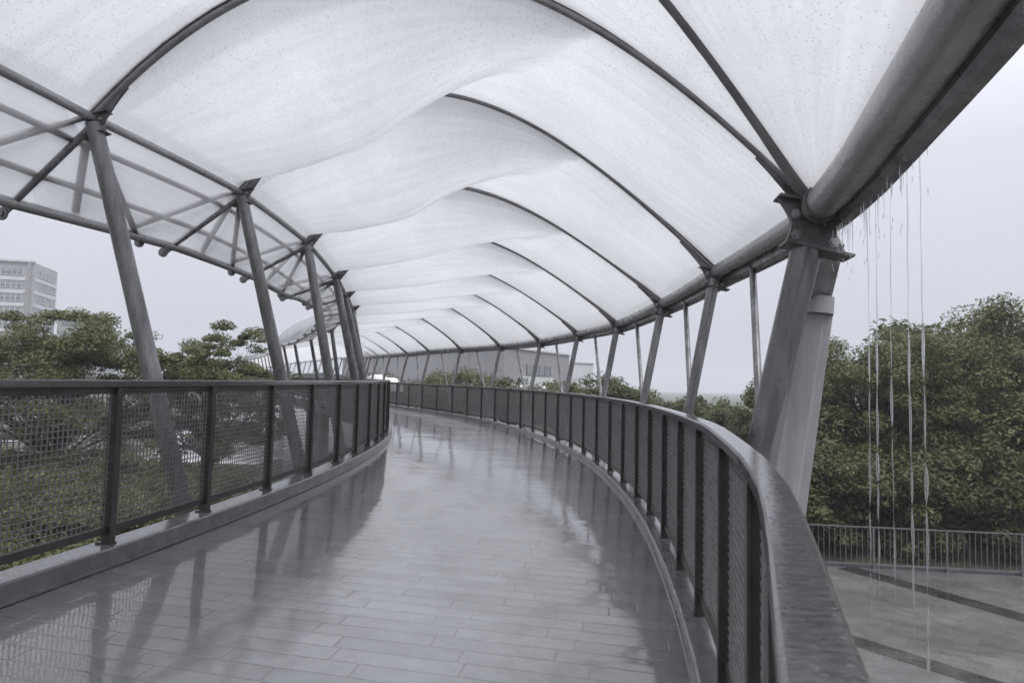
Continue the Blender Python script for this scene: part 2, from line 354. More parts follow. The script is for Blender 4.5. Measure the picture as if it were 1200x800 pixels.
# ------------------------------------------------------------------ railings
def railing(sgn, zf, posts, label, near):
    c0 = P(posts[2], sgn*HW, zf(posts[2])); root = thing('railing', label, 'railing', c0)
    # handrail: flat cap with a rounded edge and a lip
    F = [(P(u, sgn*HW, zf(u)+H), fr(u)[1]*sgn, UP) for u in urange(posts[0], posts[-1], .008)]
    h = MB(); h.sweep(F, [(-.046,-.052), (-.050,-.046), (-.050,-.010), (-.047,-.004), (-.040,0), (.040,0), (.047,-.004), (.050,-.010), (.050,-.046), (.046,-.052)], smooth=False)
    h.build('handrail', M['handrail'], root)
    F = [(P(u, sgn*HW, zf(u)), fr(u)[1]*sgn, UP) for u in urange(posts[0], posts[-1], .008)]
    b = MB(); b.sweep(F, [(-.020, .075), (-.020, .128), (.020, .128), (.020, .075)]); b.build('bottom_rail', M['rail_dark'], root)
    b = MB(); b.sweep(F, [(-.016, H-.105), (-.016, H-.054), (.016, H-.054), (.016, H-.105)]); b.build('top_rail', M['rail_dark'], root)
    for u in posts:
        c, nn, t = fr(u); o = P(u, sgn*HW, zf(u)); m_ = MB()
        m_.box(o + UP*(H-.055)/2 - nn*sgn*.004, t, nn, UP, .010, .040, (H-.055)/2)       # web
        m_.box(o + UP*(H-.055)/2 + nn*sgn*(-.046), t, nn, UP, .028, .006, (H-.058)/2)     # inner flange
        m_.box(o + UP*.006 , t, nn, UP, .036, .060, .006)                               # foot plate
        m_.build('post', M['rail_dark'], root)
    for a, b_ in zip(posts[:-1], posts[1:]):
        A = P(a, sgn*HW, zf(a)); B = P(b_, sgn*HW, zf(b_)); dv = B - A; L = np.linalg.norm(dv); t = dv/L; nn = fr((a+b_)/2)[1]*sgn
        far = a > .45
        sp = .043 if not far else .086; w = (.0033 if a < .3 else .004) if not far else .008
        V = []; Fq = []
        def wire(p, q, offs):
            ax = (q-p)/np.linalg.norm(q-p); sx = nn; ux = np.cross(ax, sx); nb = len(V)
            for e in (p, q):
                for s1, s2 in ((-1,-1),(1,-1),(1,1),(-1,1)): V.append(e + sx*(offs+w*s1) + ux*w*s2)
            for i in range(4): Fq.append((nb+i, nb+(i+1) % 4, nb+4+(i+1) % 4, nb+4+i))
        nx = max(2, int(round((L-.06)/sp)))
        for i in range(nx+1):
            s = .03 + (L-.06)*i/nx; p = A + t*s
            wire(p + UP*.115, p + UP*(H-.09), .003)
        for j in range(int((H-.22)/sp)+1):
            z = .13 + j*sp; wire(A + t*.012 + UP*z, B - t*.012 + UP*z, -.003)
        bm_quads('mesh_panel', V, Fq, M['wire'], root)
    return root
def hrmat():
    m, nt, out = newmat('wet_handrail'); v = objcoord(nt); p = N(nt, 'BsdfPrincipled')
    a = noise(nt, 14, 4, .6, v); s = noise(nt, 34, 6, .65, objcoord(nt, (.6, 2.0, 1)), dist=.3)
    nt.links.new(mixc(nt, ramp(nt, s, [(.38, 0.0), (.66, 1.0)]), (.105,.106,.109), (.165,.167,.172)), p.inputs['Base Color'])
    p.inputs['Metallic'].default_value = .25
    nt.links.new(ramp(nt, s, [(.3, .05), (.7, .17)]), p.inputs['Roughness'])
    vo = N(nt, 'TexVoronoi'); vo.inputs['Scale'].default_value = 55; nt.links.new(v, vo.inputs['Vector'])
    hgt = math_(nt, 'MULTIPLY_ADD', s, .6, math_(nt, 'MULTIPLY', ramp(nt, vo.outputs['Distance'], [(.1, 1.0), (.45, 0.0)]), .5))
    nt.links.new(bump(nt, hgt, .09, .005), p.inputs['Normal']); nt.links.new(p.outputs[0], out.inputs[0]); return m
M['handrail'] = hrmat()
postsR = [-.415,-.385,-.355,-.325,-.295,-.268,-.241,-.2155,-.190,-.168,-.145,-.121,-.096,-.070,-.044,-.014,.016,.048,.081,.114,.148,.181,.215,.249,.284,.32,.358,.398,.44,.483,.527,.572,.618]
postsL = [-.44,-.41,-.38,-.35,-.32,-.29,-.26,-.2305,-.202,-.173,-.1415,-.110,-.078,-.046,-.0145,.016,.045,.075,.106,.138,.171,.205,.24,.276,.313,.351,.39,.43,.471,.513,.556,.6]
while postsR[-1] < U1: postsR.append(postsR[-1] + .046)
while postsL[-1] < U1: postsL.append(postsL[-1] + .046)
railing(1, zR, postsR, 'dark mesh railing along the outer right edge, its wet flat handrail close to the camera', True)
railing(-1, zL, postsL, 'dark mesh railing along the inner left edge with its handrail at eye level', True)
def far_rail(sgn, zf, label):
    root = thing('railing', label, 'railing', P(U1+.05, sgn*HW, zf(U1)))
    F = [(P(u, sgn*HW, zf(u)), fr(u)[1]*sgn, UP) for u in urange(U1+.03, UF, .03)]
    b = MB(); b.sweep(F, [(-.05, H-.05), (-.05, H), (.05, H), (.05, H-.05)]); b.build('handrail', M['rail_dark'], root)
    b = MB(); b.sweep(F, [(-.012, .09), (-.012, H-.06), (.012, H-.06), (.012, .09)]); b.build('mesh_panel', M['wire'], root)
far_rail(1, zR, 'distant right hand railing of the walkway, far beyond the bend')
far_rail(-1, zL, 'distant left hand railing of the walkway, far beyond the bend')

# ------------------------------------------------------------------ canopy
# node positions: (u, radius from the centre line, height above the eye)
def Lnode(k): u, r, z = LN[k]; return P(u, -HW + r, z)
def Rnode(k): u, r, z = RN[k]; return P(u, HW + r, z)
LN = {-1: (-.255,-1.2,2.40), 1: (-.115,-1.20,2.45), 2: (-.047,-1.05,2.50), 3: (.022,-1.0,2.40), 4: (.085,-1.0,2.19), 5: (.165,-1.15,2.20), 6: (.25,-1.05,2.22), 7: (.345,-.95,2.25), 8: (.44,-1.0,2.15), 9: (.53,-1.1,1.95)}
RN = {-1: (-.265,.62,1.45), -.8: (-.19,.73,1.45), -.5: (-.171,.80,1.45), -.2: (-.142,.95,1.45), 1: (-.120,1.03,1.46), 2: (-.0525,.88,1.479), 3: (.018,.87,1.473), 4: (.0953,.84,1.43), 5: (.1815,.88,1.51), 6: (.267,.85,1.52), 7: (.37,.9,1.60), 8: (.475,.95,1.68), 9: (.57,1.0,1.72)}
ARCH = {1: (1.75,.10), 2: (1.72,.25), 3: (1.38,.30), 4: (1.35,.30)}
k = 9; u = .57
while u < UF-.1:
    k += 1; u += .082
    LN[k] = (u-.03, -1.1, zL(u)+2.95); RN[k] = (u, 1.0, zR(u)+2.83)
KMAX = k; KNEAR = 16
def chordL(u): ks = sorted(LN); return np.interp(u, [LN[i][0] for i in ks], [LN[i][1] for i in ks]), np.interp(u, [LN[i][0] for i in ks], [LN[i][2] for i in ks])
def chordR(u): ks = sorted(RN); return np.interp(u, [RN[i][0] for i in ks], [RN[i][1] for i in ks]), np.interp(u, [RN[i][0] for i in ks], [RN[i][2] for i in ks])
def CL(u): r, z = chordL(u); return P(u, -HW + r, z)
def CR(u): r, z = chordR(u); return P(u, HW + r, z)
def OUT(u): r, z = chordL(u); return P(u, -HW - 1.9, z - np.interp(u, [-.2,-.12,-.05,.05,.1,.2,.4], [.9,.84,.76,.57,.4,.28,.3]))
def archpts(a, b, h, sk, n=28):
    t = np.linspace(0, 1, n)[:, None]; tt = t[:, 0]
    p = a + (b-a)*t; p[:, 2] += h*4*tt*(1-tt)*(1+sk*(1-2*tt)); return p
def arch(k, n=28):
    h, sk = ARCH.get(k, (1.30, .28)); return archpts(Lnode(k), Rnode(k), h, sk, n)
TE = .74
def sag(t, j):
    """how far the film hangs: a belly running diagonally from the far left node to the near rib, shallow to the right of it"""
    base = .30*(4*j*(1-j))**.8*(1-abs(2*t-1)**6)
    dep = 1.42*(1 - math.exp(-t/.17))*max(0., 1 - (t/TE)**3)
    jl = min(1 - t/TE, .97) if t > .1 else min(1 - t/TE, .90)
    if jl <= 0: return base
    if j <= jl: f = math.sin(PI/2*j/jl)**.75
    else: x = min(1., (j-jl)/min(.42, max(.03, 1.0-jl))); f = 1 - x*x*(3-2*x)
    return max(base*min(1, t/.3), dep*f)
def cushion(A, B, bulge, n_t, n_v, up=False, skew=0):
    """inflated film between two boundary arches A and B (arrays of points left to right)"""
    n_t = len(A); V = []; v = np.linspace(0, 1, n_v)
    for w_ in v:
        for i in range(n_t):
            t = i/(n_t-1); j = w_
            if skew:                                            # one grid line follows the belly
                jc = min(.86, max(.14, 1 - t/TE)); j = 2*w_*jc if w_ < .5 else jc + (2*w_-1)*(1-jc)
            p = A[i]*(1-j) + B[i]*j
            s = sag(t, j) if skew else (4*j*(1-j))**.8 * (1-abs(2*t-1)**5)
            a = A[min(i+1, n_t-1)] - A[max(i-1, 0)]; w = B[i]-A[i]
            nn = np.cross(a, w); ln = np.linalg.norm(nn); nn = nn/ln if ln > 1e-6 else np.array([0,0,1.])
            if nn[2] < 0: nn = -nn
            V.append(p + nn*(bulge*s if up else -bulge*s))
    F = [(j*n_t+i, j*n_t+i+1, (j+1)*n_t+i+1, (j+1)*n_t+i) for j in range(n_v-1) for i in range(n_t-1)]
    global UVS; UVS = [(i/(n_t-1), j) for j in v for i in range(n_t)]
    return V, F
can = thing('canopy', 'grey steel tube canopy with white inflated film cushions over the curving walkway', 'canopy', P(.1, HW+.3, zR(.1)))
far = thing('canopy', 'far stretch of white film canopy on thin columns, winding away to the left', 'canopy', P(2.0, HW+.3, zR(2.0)))
def colpart(m_, mat, name, par): return m_.build(name, mat, par)

def column(k, side, par, detail):
    if side == 'R': u, r, z = RN[k]; foot = P(u, HW+.28, zR(u)-.30); top = P(u, HW+r-.07, z-.30) if k == 1 else P(u, HW+r-.02, z-.10)
    else: u, r, z = LN[k]; uf = {1: -.1032, 2: -.0270, 3: .0300, 4: .106}.get(k, u+.015); foot = P(uf, -HW-.28, zL(uf)-.30); top = P(u, -HW+r+.02, z-.06)
    m_ = MB(); q = [foot + (top-foot)*t for t in (0, .12, .5, .9, 1)]
    if side == 'R': rad = [.078, .080, .098, .118, .122] if k == 1 else [.054, .056, .063, .068, .069]
    else: rad = [.086, .086, .083, .077, .075]
    m_.tube(q, rad, 24 if detail else 8); c = m_.build('column', M['column'] if k == 1 and side == 'R' else M['steel'], par)
    if not detail: return c
    cc, nn, t = fr(u)
    near = side == 'R' and k == 1
    big = 1.0 if near else (.62 if side == 'R' else .5)
    hub = Rnode(k) if side == 'R' else Lnode(k)
    m_ = MB()                                                    # node bracket: web plate between two flanges
    ax = (top-foot)/np.linalg.norm(top-foot); side_ = np.cross(t, ax); side_ /= np.linalg.norm(side_)
    if side == 'L': side_ = -side_
    o = hub - ax*(.15*big) - side_*.03
    prof_l, prof_r = [], []
    for i in range(11):
        f = i/10; z_ = -.17 + f*.34; w_ = math.sin(PI*f)
        prof_l.append((z_, -(.15 + .13*f) + .075*w_)); prof_r.append((z_, .34 - .14*f - .06*w_))
    out_ = prof_l + prof_r[::-1]; V = []
    for sg in (-1, 1): V += [o + ax*a*big + side_*b*big + t*.030*big*sg for a, b in out_]
    nn_ = len(out_)
    m_.add(V, [tuple(range(nn_))[::-1], tuple(range(nn_, 2*nn_))] + [(i, (i+1) % nn_, nn_+(i+1) % nn_, nn_+i) for i in range(nn_)])
    m_.box(o - ax*.178*big + side_*.10*big, t, side_, ax, .13*big, .26*big, .010*big); m_.box(o + ax*.178*big - side_*.04*big, t, side_, ax, .11*big, .25*big, .009*big)
    br = m_.build('bracket', M['plate'], c)
    if k <= 3:
        for a, q in ((-.09,-.085), (.07,-.12), (-.09,.21), (.06,.13)):
            if True:
                cpt = o + ax*a*big + side_*q*big
                for sg in (-1, 1):
                    b = MB(); b.tube([cpt + t*sg*.026*big, cpt + t*sg*.038*big, cpt + t*sg*.0385*big, cpt + t*sg*.056*big], [.042*big, .042*big, .027*big, .027*big], 6, smooth=False)
                    b.build('bolt', M['beam'], c)
    return c
# columns
RK = [i for i in sorted(RN) if 1 <= i <= KNEAR]
for k in RK:
    column(k, 'R', can, k <= 8); column(k, 'L', can, k <= 8)
for k in range(KNEAR+1, KMAX):
    column(k, 'R', far, False); column(k, 'L', far, False)
# slender outer struts leaning back from each right column foot to the gutter of the next bay
for a, b in zip(RK[:-1], RK[1:]):
    if a < 1: continue
    ua, ub = RN[a][0], RN[b][0]; ut = ub + .34*(ua-ub); foot = P(ua, HW+.66, zR(ua)-.30); r, z = chordR(ut)
    m_ = MB(); m_.tube([foot, P(ut, HW+r+.10, z-.10)], .037, 12); m_.build('strut', M['steel'], can)
# edge beams, outer tube, gutter
ul = urange(-.265, RN[KNEAR][0], .01)
m_ = MB(); m_.tube([CR(u) for u in ul if u < RN[1][0]-.002] + [CR(RN[1][0]-.002)], .132, 28); m_.build('edge_beam', M['beam'], can)
# flange ring where the near tube meets its bracket
e0 = CR(RN[1][0]-.004); e1 = CR(RN[1][0]-.0065); m_.v = []; m_.f = []; m_.sm = []
m_ = MB(); m_.tube([e0, e1], .148, 28); m_.build('flange_ring', M['plate'], can)
m_ = MB(); m_.tube([CR(RN[1][0]+.001)] + [CR(u) for u in ul if u > RN[1][0]+.001], .082, 20); m_.build('edge_beam', M['beam'], can)
m_ = MB(); m_.tube([CL(u) for u in urange(-.255, LN[KNEAR][0], .01)], .043, 16); m_.build('edge_beam', M['beam'], can)
m_ = MB(); m_.tube([OUT(u) for u in urange(-.255, LN[KNEAR][0], .01)], .056, 16); m_.build('outer_tube', M['beam'], can)
F = [(CR(u), fr(u)[1], UP) for u in ul]
gut = [(.07,-.05), (.08,-.14), (.11,-.175), (.18,-.175), (.215,-.13), (.225,-.05), (.21,-.05), (.20,-.12), (.175,-.157), (.115,-.157), (.095,-.13), (.085,-.05)]
m_ = MB(); m_.sweep(F, gut); m_.build('gutter', M['steel'], can)
ulf = urange(RN[KNEAR][0], UF-.1, .03)
m_ = MB(); m_.tube([CR(u) for u in ulf], .09, 8); m_.build('edge_beam', M['steel'], far)
m_ = MB(); m_.tube([CL(u) for u in ulf], .07, 8); m_.build('edge_beam', M['steel'], far)
m_ = MB(); m_.tube([OUT(u) for u in ulf], .07, 8); m_.build('outer_tube', M['steel'], far)
# arches
def archparts(pts, par, r=.040, detail=True):
    m_ = MB(); m_.tube(pts, r, 14 if detail else 6); a = m_.build('arch_rib', M['arch'], par)
    if detail:
        # clamping strips along the tube's top edge
        F = []
        for i in range(len(pts)):
            d_ = pts[min(i+1, len(pts)-1)] - pts[max(i-1, 0)]; d_ /= np.linalg.norm(d_); sx = np.cross(d_, UP); sx /= np.linalg.norm(sx); F.append((pts[i], sx, np.cross(sx, d_)))
        s_ = MB(); s_.sweep(F, [(-.048, .046), (-.048, .062), (.048, .062), (.048, .046)]); s_.build('clamp_strip', M['wire'], a)
    return a
def gusset(pts, par, name='gusset_plate', n=4, depth=.13):
    """dark fin under the springing of an arch"""
    m_ = MB(); V = []
    for i in range(n):
        d_ = pts[i+1]-pts[i]; d_ /= np.linalg.norm(d_); sx = np.cross(d_, UP); sx /= np.linalg.norm(sx); up = np.cross(sx, d_)
        if up[2] < 0: up = -up
        dd = depth*(1-i/(n-1))**1.3 + .004
        for sg in (-.012, .012): V += [pts[i] + sx*sg - up*.02, pts[i] + sx*sg - up*(.045+dd)]
    for i in range(n-1):
        o = i*4; m_.add([V[o+j] for j in range(8)], [(0,1,5,4), (2,6,7,3), (1,3,7,5), (0,4,6,2)])
    m_.add([V[0], V[1], V[3], V[2]], [(0,1,2,3)]); m_.build(name, M['plate'], par)
A = {k: arch(k, (61 if k <= 4 else 41) if k <= 8 else (25 if k <= KNEAR else 11)) for k in range(1, KMAX)}
for k in range(1, KMAX):
    par = can if k <= KNEAR else far
    ap = archparts(A[k], par, [.040, .034][k == 1] if k < 2 else .032, detail=k <= 8)
    if k <= 10: gusset(A[k], ap, n=5 if 1 < k < 5 else 4, depth=.09); gusset(A[k][::-1], ap, n=5 if k < 5 else 4, depth=.06)
D = archpts(Rnode(1), Lnode(-1), 1.80, -.0, 30)                  # diagonal rib over the camera
ap = archparts(D, can, .072)
# cushions
def add_cush(Aa, Bb, b, nv, par, m_lo='film', top=True, skew=0.0):
    V, F = cushion(Aa, Bb, b, 0, nv, False, skew); c = bm_quads('cushion', V, F, M[m_lo], par, True, UVS)
    if top:
        V, F = cushion(Aa, Bb, min(b*.8, .5), 0, nv, True); V = np.array(V) + np.array([0, 0, .03]); bm_quads('top_film', V, F, M['film_top'], c, True, UVS)
for k in range(1, KMAX-1):
    nA, nB = A[k], A[k+1]
    if len(nA) != len(nB): nB = arch(k+1, len(nA))
    if k < KNEAR: add_cush(nA + [0,0,.045], nB + [0,0,.045], .95 if k < 3 else .80, (33 if k < 4 else 25) if k < 9 else 13, can, skew=1)
    elif k == KNEAR: add_cush(nA, nB, .25, 5, far, 'film_far', False)
    else: add_cush(nA, nB, .25, 5, far, 'film_far', False)
# near triangular cushions: between the first arch and the diagonal, and between the diagonal and the right beam
nT = 28
A1 = arch(1, nT); Dn = archpts(Rnode(1), Lnode(-1), 1.80, 0, nT)
Dr = archpts(Lnode(-1), Rnode(1), 1.80, 0, nT)
add_cush(A1 + [0,0,.045], Dr + [0,0,.045], .14, 13, can)
bm_pts = np.array([CR(u) for u in np.linspace(RN[1][0]-.004, -.265, nT)])
add_cush(Dn + [0,0,.045], bm_pts + [0,0,.03], .16, 15, can)
# overhang film on the left, between the left beam and the outer tube, one panel per bay
for k in range(1, KMAX-1):
    par = can if k < KNEAR else far
    k0 = -1 if k == 1 else None
    for (ua, ub) in ([(LN[-1][0], LN[1][0])] if k0 else []) + [(LN[k][0], LN[k+1][0])]:
        nu = 14 if k <= 8 else 6; uu = np.linspace(ua, ub, nu)
        Aa = np.array([CL(u) for u in uu]); Bb = np.array([OUT(u) for u in uu])
        V, F = cushion(Aa, Bb, .10, 0, 7); c = bm_quads('overhang_film', V, F, M['film_side' if k < KNEAR else 'film_far'], par, True, UVS)
        if k <= 8:
            V, F = cushion(Aa, Bb, .16, 0, 7, True); bm_quads('top_film', V, F, M['film_side'], c, True, UVS)
# paired struts from each left node to the outer tube, each ending in a round lug below the tube
for k in [i for i in sorted(LN) if i <= 13]:
    uA = LN[k][0]; 
    for du, name in ((-.002, 'strut'), (.046, 'strut')):
        ut = uA + du; top = Lnode(k) - UP*.08; tip = OUT(ut); dr = (tip-top)/np.linalg.norm(tip-top)
        m_ = MB(); m_.tube([top, tip + dr*.04], .035, 12); s_ = m_.build('strut', M['steel'], can)
        cc, nn, tt = fr(ut); lug = MB(); e = tip + dr*.14
        lug.bar(tip, e, .012, .09, up=np.cross(dr, tt)); lug.tube([e - tt*.010, e + tt*.010], .062, 18); lug.tube([e - tt*.024, e + tt*.024], .03, 10)
        lug.build('lug', M['plate'], s_)

def MIDO(u, f, dz): return CL(u)*(1-f) + OUT(u)*f + UP*dz
for f in (.30, .72):
    m_ = MB(); m_.tube([MIDO(u, f, .05) for u in urange(-.25, LN[9][0], .01)], .034, 10); m_.build('purlin', M['beam'], can)
for k in range(1, 9):
    uA = LN[k][0]
    for du in (.018, -.026):
        m_ = MB(); m_.tube([MIDO(uA, .03, .06), MIDO(uA+du, .97, .06)], .04, 10); m_.build('inner_strut', M['beam'], can)
# ------------------------------------------------------------------ pylons
def pylon(top, foot_z, lean, wid, label, bracket):
    tx = np.array(top); c = thing('pylon', label, 'pylon', (tx[0]+lean[0], tx[1]+lean[1], foot_z))
    m_ = MB(); n_ = 12; V = []
    for i in range(n_+1):
        f = i/n_; z = tx[2] + (foot_z-tx[2])*f; cx_ = tx[0] + lean[0]*f; cy_ = tx[1] + lean[1]*f
        w = wid[0] + (wid[1]-wid[0])*min(1, f*1.25); t_ = w*.55
        for a, b in ((-1,-.45), (-.78,-1), (.35,-1), (.55,-.62), (1,-.5), (1,.6), (.8,1), (-.8,1), (-1,.6)):
            V.append((cx_ + a*w, cy_ + b*t_, z))
    q = 9
    m_.add(V, [(i*q+k, i*q+(k+1) % q, (i+1)*q+(k+1) % q, (i+1)*q+k) for i in range(n_) for k in range(q)])
    m_.add(V[:q], [tuple(range(q))[::-1]]); m_.add(V[-q:], [tuple(range(q))])
    m_.build('shaft', M['pylon'], c)
    if bracket is not None:
        b = MB(); b.tube([tx + np.array([0,0,-.05]), tx + np.array([.01,0,.10])], wid[0]*1.02, 24); b.build('cap', M['pylon'], c)
        b = MB(); hub = np.array(bracket); b.bar(tx + np.array([0,0,.08]), hub, .22, .14, up=(0,1,0)); b.build('arm', M['steel'], c)
    return c
hubA = Rnode(1)
pylon((2.66, 5.98, .74), GZ-.05, (-.82, .55), (.15, .29), 'broad pale grey tapered pylon behind the nearest right column, standing beside the wet terrace', hubA + np.array([.14, .12, -.24]))
pylon((-4.3, 13.6, -1.55), GZ-.05, (.15, .2), (.16, .22), 'short pale grey pylon standing below the left railing, behind its mesh', None)

# ------------------------------------------------------------------ rain water pouring from the gutter
wl = ['thin stream of rain water falling closest to the pylon', 'thin stream of rain water falling second from the pylon', 'thin stream of rain water, middle one of five',
      'thin stream of rain water second from the right', 'longest and rightmost stream of rain water pouring from the gutter']
for wi, (u_, zb, w_) in enumerate(((-.1345,-1.35,.0075), (-.1385,-1.05,.0080), (-.1455,-.95,.0065), (-.1535,-1.15,.0080), (-.1590,-1.45,.0085))):
    r, z = chordR(u_); p0 = P(u_, HW+r+.19, z-.165); m_ = MB(); R_ = np.random.default_rng(20+wi)
    segs = [(p0[2]+.02, p0[2]-.95-.2*R_.random(), w_*.42)]; zc = p0[2]-.9
    while zc > zb:
        L = .16 + .34*R_.random(); segs.append((zc, zc-L, w_*(.7+.55*R_.random()))); zc -= L*(.95+.3*R_.random())
    while zc > TZ_ + .1:
        L = .05 + .12*R_.random(); segs.append((zc, zc-L, w_*(.15+.2*R_.random()))); zc -= L + .18 + .25*R_.random()
    pts = []; rad = []
    for zz in np.arange(p0[2]+.02, TZ_+.02, -.02):                   # one broken stream: fat pulses joined by a hair of water
        g = p0[2]-zz; rr = .0005
        for z0, z1, w in segs:
            if z1 < zz < z0: f = (z0-zz)/(z0-z1); rr = max(rr, 1.1*w*max(.1, math.sin(PI*min(1, f*.92+.05)))**.7*(.75+.25*math.sin(g*7+wi*2)))
        pts.append((p0[0] + .004*math.sin(g*2.3+wi) + .0015*math.sin(g*17+wi), p0[1] + .003*math.cos(g*1.9+wi), zz)); rad.append(rr)
    m_.tube(pts, rad, 7)
    tag(m_.build('water_stream', M['water']), wl[wi], 'water stream', 'streams of rain water falling from the canopy gutter')
m_ = MB()
for i in range(60):
    u_ = -.121 - .040*(i/60)**1.7 - random.random()*.003; r, z = chordR(u_); p0 = P(u_, HW+r+.08+random.random()*.12, z-.155); L = .04 + random.random()**2*.34*(1-.6*i/60)
    w_ = .0014 + random.random()*.0016; m_.tube([p0 + UP*.02, p0 - UP*L*.35, p0 - UP*L*.7, p0 - UP*L], [.0012, w_, w_*.8, .0005], 5)
    if random.random() < .6: q0 = p0 - UP*(L + .05 + .15*random.random()); m_.tube([q0, q0 - UP*.018, q0 - UP*.04], [.0006, .0026, .0006], 5)
tag(m_.build('water_drips', M['water']), 'short ragged drips of rain water hanging under the gutter by the nearest bracket', 'water', kind='stuff')

# ------------------------------------------------------------------ ground, terrace, plaza
m_ = MB(); S_ = 1500; m_.add([(-S_,-S_,GZ), (S_,-S_,GZ), (S_,S_,GZ), (-S_,S_,GZ)], [(0,1,2,3)])
tag(m_.build('ground', M['grass']), kind='structure')
TZ = -5.12
ter = [(1.5,-30), (60,-30), (60,15.4), (15.3,20.0), (9.1,20.8), (4.6,21.3)]
m_ = MB(); m_.prism(ter, GZ-.1, TZ); tag(m_.build('terrace', M['terrace']), kind='structure')
def gp(px_, py_, z=TZ):
    """terrace points measured along the bands"""
    return None
for a, b, w in (((10.0,20.55), (14.4,11.6), .66), ((6.1,16.2), (10.6,9.9), .58), ((3.0,11.5), (6.8,6.2), .42), ((17.6,19.0),(22.0,10.0),.46)):
    a = np.array(a); b = np.array(b); dv = (b-a)/np.linalg.norm(b-a); nn = np.array([-dv[1], dv[0]])
    m_ = MB(); q = [a+nn*w/2, a-nn*w/2, b-nn*w/2, b+nn*w/2]; m_.add([(x, y, TZ+.004) for x, y in q], [(0,1,2,3)])
    if m_.v: o = m_.build('paving_band', M['band']); o['kind'] = 'structure'
# terrace fence
fa, fb = np.array([4.8, 21.25]), np.array([24.0, 18.75])
root = thing('terrace_fence', 'low grey metal fence of thin upright bars along the far edge of the wet terrace', 'fence', (*fa, TZ))
L = np.linalg.norm(fb-fa); dv = (fb-fa)/L; f3 = lambda s, z: np.array([*(fa+dv*s), TZ+z])
m_ = MB(); m_.bar(f3(0,1.2), f3(L,1.2), .06, .035); m_.build('handrail', M['fence'], root)
m_ = MB(); m_.bar(f3(0,.14), f3(L,.14), .035, .03); m_.build('bottom_rail', M['fence'], root)
s = 0.; i = 0; bal = []
while s <= L:
    if i % 13 == 0:
        m_ = MB(); m_.bar(f3(s, 0), f3(s, 1.18), .05, .05, up=(1,0,0)); m_.build('post', M['fence'], root)
    else: bal.append(s)
    s += .155; i += 1
for s in [x for x in bal if x > 2.8][:100]:
    m_ = MB(); m_.bar(f3(s, .15), f3(s, 1.185), .015, .015, up=(1,0,0)); m_.build('baluster', M['fence'], root)
m_ = MB()
for s in [x for x in bal if x <= 2.8] + [x for x in bal if x > 2.8][100:]: m_.bar(f3(s, .15), f3(s, 1.185), .020, .020, up=(1,0,0))
o = m_.build('baluster_row', M['fence'], root); o['kind'] = 'stuff'
m_ = MB(); m_.bar(f3(0,-.02)+np.array([.02,.16,0]), f3(L,-.02)+np.array([.02,.16,0]), .2, .22); tag(m_.build('terrace_edge', M['girder']), kind='structure')

# left garden: plaza and curved pale paths
def strip(pts, w, z, name, mat):
    pts = np.array(pts, float); m_ = MB(); V = []
    for i in range(len(pts)):
        d_ = pts[min(i+1, len(pts)-1)] - pts[max(i-1, 0)]; d_ /= np.linalg.norm(d_); nn = np.array([-d_[1], d_[0]])
        V += [(*(pts[i]+nn*w/2), z), (*(pts[i]-nn*w/2), z)]
    m_.add(V, [(2*i, 2*i+1, 2*i+3, 2*i+2) for i in range(len(pts)-1)]); o = m_.build(name, mat); o['kind'] = 'structure'
def ring(c, rx, ry, a0, a1, rot=0, n=40):
    t = np.linspace(a0, a1, n); x = rx*np.cos(t); y = ry*np.sin(t); return np.stack([c[0]+x*math.cos(rot)-y*math.sin(rot), c[1]+x*math.sin(rot)+y*math.cos(rot)], 1)
m_ = MB(); m_.add([(x, y, GZ+.02) for x, y in [(-16,44), (-11,60), (-24,150), (-62,150), (-36,74), (-24,46)]], [(0,1,2,3,4,5)]); tag(m_.build('plaza', M['plaza']), kind='structure')
strip(ring((-39,58), 5.4, 2.6, 0, 2*PI, .3), .9, GZ+.03, 'path', M['concrete'])
strip(ring((-58,96), 8.0, 9.0, .5*PI, 1.6*PI, 0), 1.6, GZ+.034, 'path', M['concrete'])
strip([(-60,54), (-48,49), (-38,46), (-28,45), (-16,44)], 1.3, GZ+.026, 'path', M['concrete'])

# ------------------------------------------------------------------ trees and shrubs
def frond_field(C, Nrm, size, asp, jitter):
    """leaf sprays: two bent quads each, at centres C facing roughly along Nrm"""
    n = len(C); r = rng.normal(size=(n,3)); nr = Nrm + jitter*rng.normal(size=(n,3)); nr /= np.linalg.norm(nr, axis=1, keepdims=True)
    ax = np.cross(nr, r); ax /= np.linalg.norm(ax, axis=1, keepdims=True)+1e-9; sx = np.cross(nr, ax)
    s = size*(.6+.8*rng.random((n,1))); w = s*asp; dr = nr*s*.22
    p0 = C - ax*s*.5; p1 = C + ax*s*.5 - dr; 
    V = np.stack([p0 - sx*w*.25, p0 + sx*w*.25, C + sx*w*.5, C - sx*w*.5, p1 + sx*w*.12, p1 - sx*w*.12], 1).reshape(-1,3)
    b = (np.arange(n)*6)[:, None]
    F = np.concatenate([b + [0,1,2,3], b + [3,2,4,5]], 1).reshape(-1,4)
    return V, F
